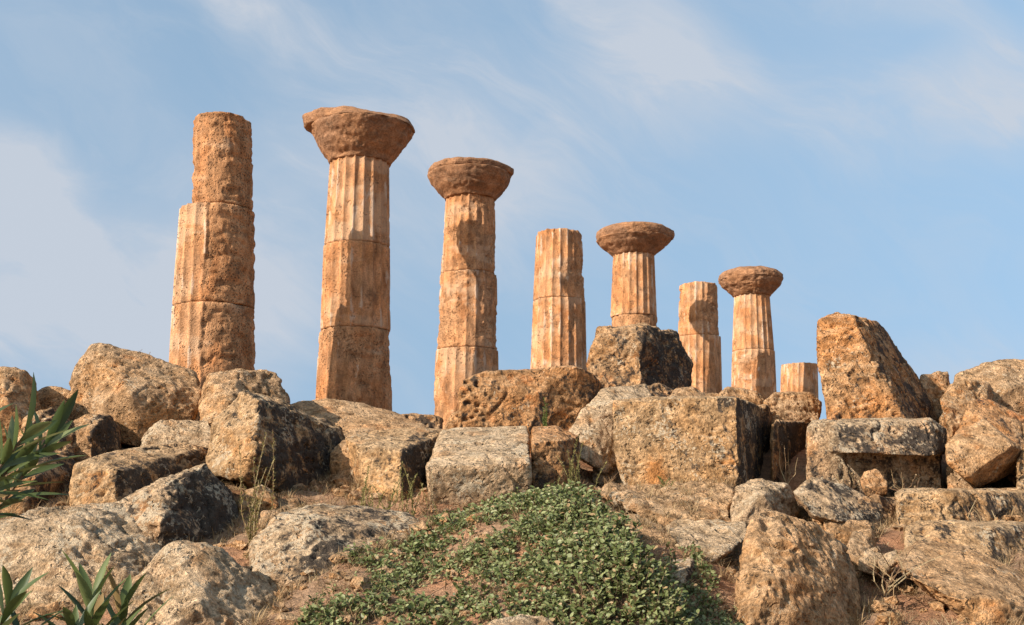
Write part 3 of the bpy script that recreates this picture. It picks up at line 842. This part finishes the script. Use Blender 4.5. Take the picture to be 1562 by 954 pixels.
rock('stone', 'upright tan stone on the skyline right of the tall leaning rock', 'stone', 'tan', [H([(1400, 600, 21.8), (1404, 571, 22), (1446, 567, 22.3), (1450, 590, 22.2), (1440, 640, 21.6), (1410, 640, 21.4)], 0.8)], 37, 0.03)
rock(B, 'big pale boulder on the right skyline, topmost of the heap', B, 'tan', [H([
    (1444, 612, 21), (1458, 572, 21.4), (1500, 556, 21.6), (1532, 547, 21.8), (1565, 553, 22), (1640, 575, 22), (1650, 660, 21), (1500, 640, 20.4), (1540, 590, 20.6)], 1.8)], 38, 0.035, 4, 0.8)
rock(SB, 'notched block in the right-hand heap, just below the skyline boulder', SB, 'tan', [H([
    (1436, 612, 19.2), (1450, 590, 19.6), (1476, 578, 19.8), (1510, 584, 20.2), (1518, 606, 20.4), (1490, 640, 19.2), (1450, 650, 18.8)], 1.0)], 39, 0.028, 2, 1.0, 0.8, 0.6)
rock(B, 'dark boulder in the shade behind the right-hand tilted block', B, 'dark', [H([(1430, 650, 19.4), (1440, 625, 19.6), (1470, 620, 19.6), (1480, 680, 19), (1440, 690, 19)], 0.8)], 40, 0.03)
rock(SB, 'broad slab sloping down to the right edge behind the tilted block', SB, 'orange', [H([
    (1452, 668, 17.9), (1478, 612, 18.3), (1500, 608, 18.4), (1560, 638, 18.8), (1640, 668, 18.6), (1640, 740, 17.6), (1560, 720, 17.4), (1500, 650, 17.8)], 1.0)], 41, 0.028, 1, 0.6, 0.4)
rock(SB, 'clean tan block tilted on its corner in the right-hand heap', SB, 'tan', [H([
    (1442, 680, 16.5), (1462, 660, 16.6), (1500, 637, 16.8), (1556, 684, 16.6), (1560, 696, 16.8), (1546, 720, 17.1), (1490, 744, 16.6), (1474, 728, 16.1), (1545, 680, 16.3), (1446, 706, 16.2)], 1.0, 0.85, 0.0)], 42, 0.024, 1, 0.45, 0.4)
rock(SB, 'tan slab propping up the tilted block from below', SB, 'tan', [H([(1444, 712, 16.9), (1462, 700, 17), (1492, 740, 16.8), (1490, 752, 16.6), (1446, 752, 16.6)], 0.6)], 43, 0.024, 1, 0.5)
rock(B, 'grey boulder at the right edge beside the tilted block', B, 'spot', [H([(1548, 700, 16.4), (1562, 676, 16.6), (1620, 670, 16.8), (1630, 750, 16.2), (1550, 752, 16.0)], 1.0)], 44, 0.026)
# --- steps and foreground on the right
rock(SB, 'upper step block at the right edge, half pale and half black', SB, 'spot', [H([
    (1366, 752, 14.9), (1376, 746, 15.4), (1470, 745, 15.6), (1640, 748, 16.6), (1640, 802, 16.0), (1452, 752, 14.7), (1452, 798, 14.5), (1368, 796, 14.6)], 1.2, 0.95)], 45, 0.024, 1, 0.5, 0.5)
rock(SB, 'lower step block at the right edge, black end facing right', SB, 'spot', [H([
    (1380, 806, 13.5), (1400, 799, 13.9), (1520, 799, 14.2), (1640, 804, 14.9), (1640, 880, 14.0), (1510, 806, 13.4), (1512, 872, 12.8), (1385, 860, 12.9)], 1.2, 0.95)], 46, 0.024, 1, 0.55, 0.5)
rock(SB, 'large flat slab lying tilted in the lower right corner', SB, 'tan', [H([
    (1360, 852, 12.0), (1400, 826, 12.6), (1470, 832, 12.8), (1570, 886, 12.6), (1640, 920, 12.4), (1640, 970, 11.2), (1520, 948, 10.9), (1452, 912, 11.0), (1374, 872, 11.4), (1530, 915, 11.0)], 0.7)], 47, 0.022, 2, 0.55, 0.6)
rock(B, 'big rounded orange boulder in the right foreground, furrowed down its right side', B, 'tan', [H([
    (1126, 905, 10.4), (1132, 850, 10.7), (1146, 790, 11.1), (1166, 777, 11.3), (1240, 800, 11.5), (1282, 832, 11.7), (1306, 872, 11.6), (1312, 930, 11.2), (1300, 1000, 10.6), (1120, 1000, 9.8),
    (1215, 830, 10.75), (1220, 930, 10.1), (1170, 900, 10.0), (1270, 900, 10.7)], 0.9, 0.85)], 48, 0.020, 8, 0.8, 0.6)
rock(B, 'rounded pale boulder on the step, left of the twin flat boulder', B, 'pale', [H([
    (1114, 782, 14.3), (1124, 742, 14.6), (1160, 731, 14.8), (1202, 740, 15.2), (1220, 778, 15.2), (1190, 800, 14.2), (1116, 800, 14.0), (1165, 755, 14.1)], 0.9)], 49, 0.024, 4, 0.8)
rock(B, 'flat grey boulder resting on the step with a dark hollow underneath', B, 'lichen', [H([
    (1206, 750, 14.4), (1236, 730, 14.8), (1290, 740, 15.2), (1345, 772, 15.2), (1345, 792, 14.9), (1290, 798, 14.0), (1240, 788, 13.9), (1225, 770, 14.0)], 0.8, 0.85, 0.0)], 50, 0.024, 3, 0.8)
rock(SB, 'black block right of the hollow under the flat grey boulder', SB, 'dark', [H([(1305, 770, 14.8), (1330, 757, 15.3), (1378, 756, 16), (1380, 800, 15.6), (1325, 838, 13.9), (1308, 820, 14.0)], 0.8)], 51, 0.024, 2)
rock('stone', 'flat stone at the back of the hollow under the flat grey boulder', 'stone', 'tan', [H([(1255, 795, 14.0), (1270, 788, 14.2), (1326, 796, 14.2), (1330, 812, 14.0), (1262, 818, 13.8)], 0.5)], 52, 0.02)
rock('stone', 'ochre stone below the hollow, right of the big rounded boulder', 'stone', 'tan', [H([(1290, 836, 12.8), (1300, 812, 13.1), (1330, 806, 13.3), (1336, 830, 13.2), (1310, 858, 12.6)], 0.4)], 53, 0.02)
rock('stone', 'small pale stone between the rounded boulder and the corner slab', 'stone', 'pale', [H([(1308, 856, 12.2), (1320, 840, 12.4), (1342, 832, 12.5), (1350, 848, 12.4), (1335, 866, 12.1)], 0.3)], 54, 0.018)
rock('stone', 'smallest pale stone touching the upper end of the corner slab', 'stone', 'pale', [H([(1338, 858, 12.1), (1350, 846, 12.3), (1368, 840, 12.4), (1370, 856, 12.2), (1350, 868, 12.0)], 0.25)], 55, 0.016)
rock(SB, 'weathered ledge with dry grass on it, below the largest squared block', SB, 'tan', [H([
    (900, 748, 15.4), (950, 738, 15.8), (1060, 736, 15.9), (1115, 740, 15.8), (1116, 790, 14.2), (1040, 792, 14.0), (960, 770, 14.6)], 0.8)], 56, 0.026, 3, 1.3, 0.7, grassy=90)
rock(SB, 'brown ledge right of the shrub, furthest left of the lower ledges', SB, 'tan', [H([
    (906, 812, 13.0), (925, 792, 13.4), (965, 786, 13.6), (1010, 800, 13.4), (1030, 830, 12.9), (1010, 858, 12.0), (925, 858, 12.0)], 0.8)], 57, 0.024, 4, 0.9, grassy=50)
rock(SB, 'pale ledge stone above the dark hollow left of the big rounded boulder', SB, 'pale', [H([
    (1008, 812, 13.3), (1030, 798, 13.6), (1140, 794, 13.8), (1140, 822, 13.2), (1090, 858, 12.2), (1040, 858, 12.2)], 0.6, 0.85, 0.0)], 58, 0.022, 2, 1.0, 0.8)
rock('stone', 'grey stone with a black right side at the lower right edge of the shrub', 'stone', 'lichen', [H([(1010, 872, 11.5), (1024, 856, 11.7), (1058, 846, 12), (1074, 880, 12.0), (1078, 926, 11.4), (1040, 905, 10.9), (1052, 866, 11.3)], 0.4)], 59, 0.02, 2)
rock('stone', 'flat pinkish stone at the bottom edge within the green shrub', 'stone', 'pale', [H([(730, 968, 8.7), (755, 946, 8.9), (795, 934, 9.1), (838, 946, 9.0), (860, 975, 8.7), (800, 995, 8.4)], 0.4)], 60, 0.018)


# ------------------------------------------------------------------ plants
class Leaves:
    def __init__(self):
        self.v, self.f, self.t = [], [], []

    def leaf(self, base, direc, up, ln, wd, tone, prof=((0, .12), (.25, .85), (.55, 1.0), (.82, .7), (1, .05)), bend=0.15, fold=0.12):
        d = Vector(direc).normalized()
        s = d.cross(Vector(up))
        if s.length < 1e-4:
            s = Vector((1, 0, 0))
        s.normalize()
        n = s.cross(d).normalized()
        k = len(self.v)
        b = Vector(base)
        for t, w in prof:
            c = b + d * (ln * t) - n * (bend * ln * t * t)
            hw = wd * 0.5 * w
            self.v += [tuple(c - s * hw + n * (fold * hw * 2)), tuple(c), tuple(c + s * hw + n * (fold * hw * 2))]
            self.t += [tone] * 3
        for i in range(len(prof) - 1):
            a = k + i * 3
            self.f += [(a, a + 1, a + 4, a + 3), (a + 1, a + 2, a + 5, a + 4)]

    def tube(self, pts, r0, r1, tone, n=5):
        pts = [Vector(p) for p in pts]
        k = len(self.v)
        for i, p in enumerate(pts):
            t = (pts[min(i + 1, len(pts) - 1)] - pts[max(i - 1, 0)]).normalized()
            a = t.orthogonal().normalized()
            b = t.cross(a)
            r = r0 + (r1 - r0) * i / (len(pts) - 1)
            for j in range(n):
                an = 2 * math.pi * j / n
                self.v.append(tuple(p + (a * math.cos(an) + b * math.sin(an)) * r))
                self.t.append(tone)
        for i in range(len(pts) - 1):
            for j in range(n):
                self.f.append((k + i * n + j, k + i * n + (j + 1) % n, k + (i + 1) * n + (j + 1) % n, k + (i + 1) * n + j))

    def build(self, name, mat, parent=None, smooth=False):
        off = Vector(parent.location) if parent is not None else Vector((0, 0, 0))
        return mesh_obj(name, [(a - off.x, b - off.y, c - off.z) for a, b, c in self.v], self.f, mat, parent, smooth=smooth, attrs={'tone': self.t})


SMALL = ((0, .25), (.35, 1.0), (.7, .9), (1, .15))


def gz(x, y):
    return float(ground(np.array([x]), np.array([y]))[0])


def in_poly(u, v, poly):
    c = False
    j = len(poly) - 1
    for i in range(len(poly)):
        if (poly[i][1] > v) != (poly[j][1] > v) and u < (poly[j][0] - poly[i][0]) * (v - poly[i][1]) / (poly[j][1] - poly[i][1]) + poly[i][0]:
            c = not c
        j = i
    return c


def shrub(label, poly, nspr, dens, hmax, seed):
    """low spreading shrub: short leafy shoots over a patch of ground; poly is its ground outline (x, y)"""
    rd = random.Random(seed)
    xs_ = [p[0] for p in poly]
    ys_ = [p[1] for p in poly]
    cx, cy = sum(xs_) / len(xs_), sum(ys_) / len(ys_)
    e = empty('shrub', (cx, cy, gz(cx, cy)))
    tag(e, label, 'shrub', 'green spreading shrubs')
    L, S = Leaves(), Leaves()
    pts = []
    while len(pts) < nspr:
        x, y = rd.uniform(min(xs_), max(xs_)), rd.uniform(min(ys_), max(ys_))
        if in_poly(x + rd.gauss(0, 0.12) + 0.20 * math.sin(y * 3.7 + seed), y + rd.gauss(0, 0.12) + 0.2 * math.sin(x * 4.3), poly):
            pts.append((x, y))
    A = np.array(pts)
    G = ground(A[:, 0], A[:, 1])
    Q = np.stack((A[:, 0], A[:, 1], np.zeros(len(A))), 1)
    N1 = fbm(Q * 1.5 + seed, 3, seed) + 0.5 * fbm(Q * 6 + seed, 2, seed + 1)
    kept = np.empty((len(pts), 3))
    nk = 0
    for (x, y), z, nn in zip(pts, G, N1):
        dd = dens(x, y) + nn * 1.7
        if rd.random() > dd:
            continue
        h = hmax(x, y) * rd.uniform(0.4, 1.1)
        if nk:
            # a woody runner from the nearest shoot
            c = int(np.argmin(((kept[:nk, :2] - (x, y)) ** 2).sum(1)))
            S.tube([Vector(kept[c]), Vector((x, y, z - 0.01))], 0.003, 0.003, 0.3, 4)
        kept[nk] = (x, y, z - 0.01)
        nk += 1
        ax = Vector((rd.gauss(0.05, 0.45), rd.gauss(-0.15, 0.45), 1)).normalized()
        p0 = Vector((x, y, z - 0.02))
        p1 = p0 + ax * h
        S.tube([p0, p0.lerp(p1, 0.5) + Vector((rd.gauss(0, .01), rd.gauss(0, .01), 0)), p1], 0.004, 0.0025, rd.random())
        nl = max(4, int(h / 0.022))
        tb = rd.random()
        for k in range(nl):
            t = (k + rd.random()) / nl
            a = rd.uniform(0, 2 * math.pi)
            dv = Vector((math.cos(a), math.sin(a), rd.uniform(0.0, 1.0)))
            L.leaf(p0.lerp(p1, 0.25 + 0.75 * t), dv, (rd.gauss(-.35, .5), rd.gauss(-.45, .5), 0.8), rd.uniform(0.028, 0.066), rd.uniform(0.019, 0.042),
                   2.0 if rd.random() < 0.07 else min(1, max(0, tb * 0.65 + rd.random() * 0.45)), SMALL, rd.uniform(-0.1, 0.3), rd.uniform(0, .25))
    S.build('stems', M['twig'], e)
    L.build('foliage', M['shrub_leaf'], e)
    return e


def fl_s(x, y):
    return 0.80 + (12.5 - y) * 0.20 - x


main_poly = [(-1.95, 8.8), (-1.95, 10.5), (-1.45, 11.6), (-0.95, 12.9), (-0.55, 13.7), (0.35, 14.3), (0.75, 13.6), (1.05, 12.6), (1.25, 11.6), (1.55, 10.4), (1.9, 8.8)]
shrub('wide green shrub with small rounded leaves spreading over the bank in the middle foreground', main_poly, 15000,
      lambda x, y: 0.22 + 0.55 * sstep(np.array(fl_s(x, y)), 1.5, 0.2) + 0.25 * sstep(np.array(y), 12.6, 13.6) + 0.18 * sstep(np.array(y), 10.6, 9.8),
      lambda x, y: 0.13 + 0.15 * float(sstep(np.array(fl_s(x, y)), 1.2, 0.1)), 3)
shrub('low green shrub patch beside the grey stone, at the right of the wide shrub',
      [(1.3, 11.9), (1.5, 12.4), (2.0, 12.3), (2.15, 11.6), (2.1, 10.6), (2.2, 9.9), (1.75, 9.6), (1.45, 10.8)], 900, lambda x, y: 0.62, lambda x, y: 0.13, 5)


def weed(label, u, v, d, hs, mats, seed, lean=0.12, leafy=1.0, spread=0.08, group=None, cat='weed'):
    """dry flowering stalks from one root, each with small clinging leaves"""
    rd = random.Random(seed)
    b = P(u, v, d)
    e = empty('weed', tuple(b))
    tag(e, label, cat, group or 'weeds among the stones')
    S, L = Leaves(), Leaves()
    for h in hs:
        x0 = Vector((b[0], b[1], b[2] - 0.06))
        so = Vector((rd.gauss(0, spread), rd.gauss(0, spread), 0))
        a = rd.uniform(0, 6.28)
        ln = Vector((math.cos(a), math.sin(a), 0)) * lean * rd.uniform(0.2, 1.3)
        pts = [x0 + Vector((0, 0, h * t)) + ln * (h * t * t) + so * min(1, t * 2.5) + Vector((rd.gauss(0, .006), rd.gauss(0, .006), 0)) for t in (0, .2, .4, .6, .8, 1)]
        S.tube(pts, 0.008, 0.003, rd.random(), 4)
        nl = int(h * 70 * leafy)
        for k in range(nl):
            t = rd.uniform(0.08, 1.0)
            i = min(4, int(t * 5))
            q = pts[i].lerp(pts[i + 1], t * 5 - i)
            a = rd.uniform(0, 6.28)
            L.leaf(q, (math.cos(a), math.sin(a), rd.uniform(0.3, 1.6)), (0, 0, 1), rd.uniform(0.03, 0.065) * (1.25 - 0.5 * t), rd.uniform(0.010, 0.02), rd.random(), SMALL)
    S.build('stem', M[mats[0]], e)
    L.build('foliage', M[mats[1]], e)
    return e


weed('tallest dry weed, growing beside the ridge-backed boulder with the black flank', 388, 850, 12.3,
     [1.55, 1.5, 1.42, 1.35, 1.2, 1.1, 1.0, 0.95, 0.9, 0.8, 0.7, 0.6, 0.5], ('straw', 'weed'), 1, 0.26, 1.0, 0.12)
weed('yellow-green weed behind the low lichen-covered boulder', 560, 800, 13.4, [0.85, 0.8, 0.7, 0.7, 0.62, 0.6, 0.55, 0.55, 0.5, 0.45, 0.4, 0.35], ('weed', 'weed'), 2, 0.35, 1.3, 0.16)
weed('yellow-green weed in front of the spotted block, right of the other yellow one', 628, 800, 13.6, [0.8, 0.72, 0.65, 0.6, 0.6, 0.5, 0.5, 0.45, 0.4, 0.35], ('weed', 'weed'), 3, 0.35, 1.3, 0.15)
weed('thin pale dry stalks against the black face of the spotted block', 660, 800, 13.75, [0.75, 0.6, 0.45], ('straw', 'straw'), 4, 0.15, 0.5, 0.05)
weed('yellowing weed at the foot of the small brown block', 884, 756, 14.6, [0.9, 0.8, 0.7, 0.65, 0.62, 0.55, 0.5, 0.5, 0.45, 0.4, 0.4], ('weed', 'weed'), 5, 0.45, 1.2, 0.14)
weed('fine green weed growing against the face of the long orange block', 832, 662, 17.4, [0.65, 0.55, 0.5, 0.4, 0.35], ('weed_green', 'weed_green'), 6, 0.12, 1.6, 0.05)
weed('greenish tuft at the foot of the tallest dry weed', 402, 862, 11.9, [0.25, 0.3, 0.22, 0.28, 0.2, 0.26, 0.18, 0.3], ('weed_green', 'weed_green'), 7, 0.5, 1.6, 0.12)
weed('small green tuft below the front of the largest squared block', 1014, 742, 15.6, [0.16, 0.2, 0.15, 0.18, 0.14], ('weed_green', 'weed_green'), 8, 0.6, 2.0, 0.08)
weed('low dry tuft beside the ochre stone in the recess', 1300, 742, 15.7, [0.3, 0.26, 0.22, 0.2, 0.3, 0.24], ('straw', 'straw'), 9, 0.5, 0.7, 0.12)
weed('dry tuft right of the ochre stone, under the shady recess', 1378, 745, 15.8, [0.34, 0.3, 0.26, 0.2, 0.3, 0.22, 0.25], ('straw', 'straw'), 10, 0.5, 0.6, 0.16)
weed('dry stalks beside the black end of the upper step block', 1500, 800, 14.3, [0.4, 0.36, 0.3, 0.28, 0.25, 0.3], ('straw', 'straw'), 11, 0.5, 0.5, 0.16)
weed('tall thin dry grass hanging in the dark recess of the wall', 1200, 735, 17.0, [0.7, 0.65, 0.6, 0.5, 0.55, 0.45], ('straw', 'straw'), 12, 0.12, 0.2, 0.13)
weed('tiny dry tuft on top of the big sloping boulder', 214, 546, 20.4, [0.2, 0.16, 0.22, 0.14, 0.18], ('straw', 'straw'), 13, 0.5, 0.6, 0.10)
weed('bare grey twigs sprawling beside the corner slab', 1350, 900, 11.4, [0.6, 0.55, 0.5, 0.5, 0.45, 0.4, 0.4, 0.35, 0.3, 0.3], ('straw', 'straw'), 14, 1.2, 0.15, 0.16, cat='twigs')


def oleander(label, base, shoots, seed):
    """shoots: list of (tip point, lean start, leaf length, number of leaves)"""
    rd = random.Random(seed)
    e = empty('oleander', base)
    tag(e, label, 'oleander', 'oleanders at the left edge')
    S, L = Leaves(), Leaves()
    prof = ((0, .12), (.15, .5), (.35, .92), (.55, 1.0), (.75, .75), (.9, .38), (1, .03))
    for tip, ln, n in shoots:
        b, t = Vector(base), Vector(tip)
        mid = b.lerp(t, 0.55) + Vector((rd.gauss(0, .03), rd.gauss(0, .03), 0.05))
        pts = [b, b.lerp(mid, .5), mid, mid.lerp(t, .5), t]
        S.tube(pts, 0.012, 0.004, rd.random(), 6)
        ax = (t - mid).normalized()
        a0 = rd.uniform(0, 6.28)
        for k in range(n):
            q = t - ax * (k / n) * ln * 1.5
            a = a0 + k * 2.4
            o1 = ax.orthogonal().normalized()
            o2 = ax.cross(o1)
            out = o1 * math.cos(a) + o2 * math.sin(a)
            sp = 0.45 + 1.0 * (k / n) + rd.gauss(0, .12)
            dv = ax + out * sp
            L.leaf(q, dv, ax if sp > 0.2 else out, ln * rd.uniform(0.75, 1.1), ln * rd.uniform(0.14, 0.19), 2.0 if rd.random() < 0.04 else min(1, max(0, rd.betavariate(1.6, 2.4))), prof, rd.uniform(0.0, 0.25), rd.uniform(0.1, 0.3))
    S.build('stems', M['twig'], e)
    L.build('foliage', M['oleander_leaf'], e, True)
    return e


def q3(u, v, d):
    return tuple(P(u, v, d))


oleander('oleander branch with long leaves reaching in from the left edge', (-2.75, 3.2, -1.75),
         [(q3(72, 675, 3.2), 0.19, 20), (q3(35, 668, 3.0), 0.18, 16), (q3(10, 720, 3.1), 0.18, 18), (q3(-60, 665, 3.2), 0.18, 12)], 1)
oleander('oleander top with upright leaves at the bottom left, in front of the lichen boulder', (-1.15, 2.9, -1.75),
         [(q3(140, 925, 2.9), 0.17, 26), (q3(185, 940, 3.0), 0.16, 22), (q3(110, 970, 2.8), 0.16, 14), (q3(200, 985, 2.9), 0.16, 12)], 2)
oleander('oleander tip cut off by the lower left corner', (-1.6, 2.7, -1.75),
         [(q3(10, 925, 2.7), 0.17, 16), (q3(-20, 960, 2.7), 0.17, 14), (q3(30, 985, 2.7), 0.15, 12)], 3)

# ------------------------------------------------------------------ stuff: dry grass and gravel
rd = random.Random(77)
G_ = Leaves()
n = 40000
gx = rng.uniform(-9, 9, n)
gy = rng.uniform(9.0, 17.5, n)
gq = np.stack((gx, gy, np.zeros(n)), 1)
keep = sstep(fbm(gq * 0.9, 3, 40) + 0.4 * fbm(gq * 5, 2, 41), -0.20, 0.25)
gzz = ground(gx, gy)
for i in range(n):
    if rd.random() > keep[i]:
        continue
    for k in range(2):
        a = rd.uniform(0, 6.28)
        G_.leaf((gx[i] + rd.gauss(0, .02), gy[i] + rd.gauss(0, .02), gzz[i] - 0.01), (math.cos(a), math.sin(a), rd.uniform(0.1, 1.6)), (0, 0, 1),
                rd.uniform(0.07, 0.24), rd.uniform(0.005, 0.011), rd.random(), ((0, 1), (.6, .8), (1, .1)), rd.uniform(0.1, 0.6), 0)
spots = [(rd.uniform(-5.5, 8), rd.uniform(9.4, 17.2)) for i in range(900)] + [(c[0], c[1]) for c in CREV]
sz = ground(np.array([p[0] for p in spots]), np.array([p[1] for p in spots]))
spots = [(x, y, z) for (x, y), z in zip(spots, sz)] + [tuple(t) for t in TOPS]
for x, y, z in spots:
    hh = rd.uniform(0.08, 0.26)
    tn = rd.random()
    for k in range(rd.randint(9, 20)):
        a = rd.uniform(0, 6.28)
        G_.leaf((x + rd.gauss(0, .025), y + rd.gauss(0, .025), z - 0.02), (math.cos(a) * .6, math.sin(a) * .6, rd.uniform(0.3, 1.6)), (0, 0, 1),
                hh * rd.uniform(0.6, 1.2), rd.uniform(0.005, 0.010), min(1, max(0, tn * 0.6 + rd.random() * 0.4)), ((0, 1), (.6, .8), (1, .1)), rd.uniform(0.1, 0.6), 0)
go = G_.build('dry_grass', M['straw'])
tag(go, 'dry straw and grass litter on the reddish soil between the stones', 'dry grass', kind='stuff')

ico = bmesh.new()
bmesh.ops.create_icosphere(ico, subdivisions=2, radius=1.0)
iv = np.array([v.co[:] for v in ico.verts])
ifc = [[v.index for v in f.verts] for f in ico.faces]
ico.free()
gv, gf = [], []
n = 2600
gx = rng.uniform(-6, 8, n)
gy = rng.uniform(9.0, 17, n)
gzz = ground(gx, gy)
off = 0
for i in range(n):
    r = 0.012 + 0.11 * rd.random() ** 6
    w = iv * np.array((rd.uniform(.7, 1.3), rd.uniform(.7, 1.3), rd.uniform(.45, .9)))
    w = w * (1 + 0.9 * perlin(iv * 1.3 + i * 1.7, 3))[:, None]
    gv.append(w * r + (gx[i], gy[i], gzz[i] + r * 0.2))
    gf += [[a + off for a in f] for f in ifc]
    off += len(iv)
gr = mesh_obj('gravel', np.concatenate(gv), gf, M['tan'], smooth=False)
tag(gr, 'loose gravel and stone chips scattered on the soil', 'gravel', kind='stuff')
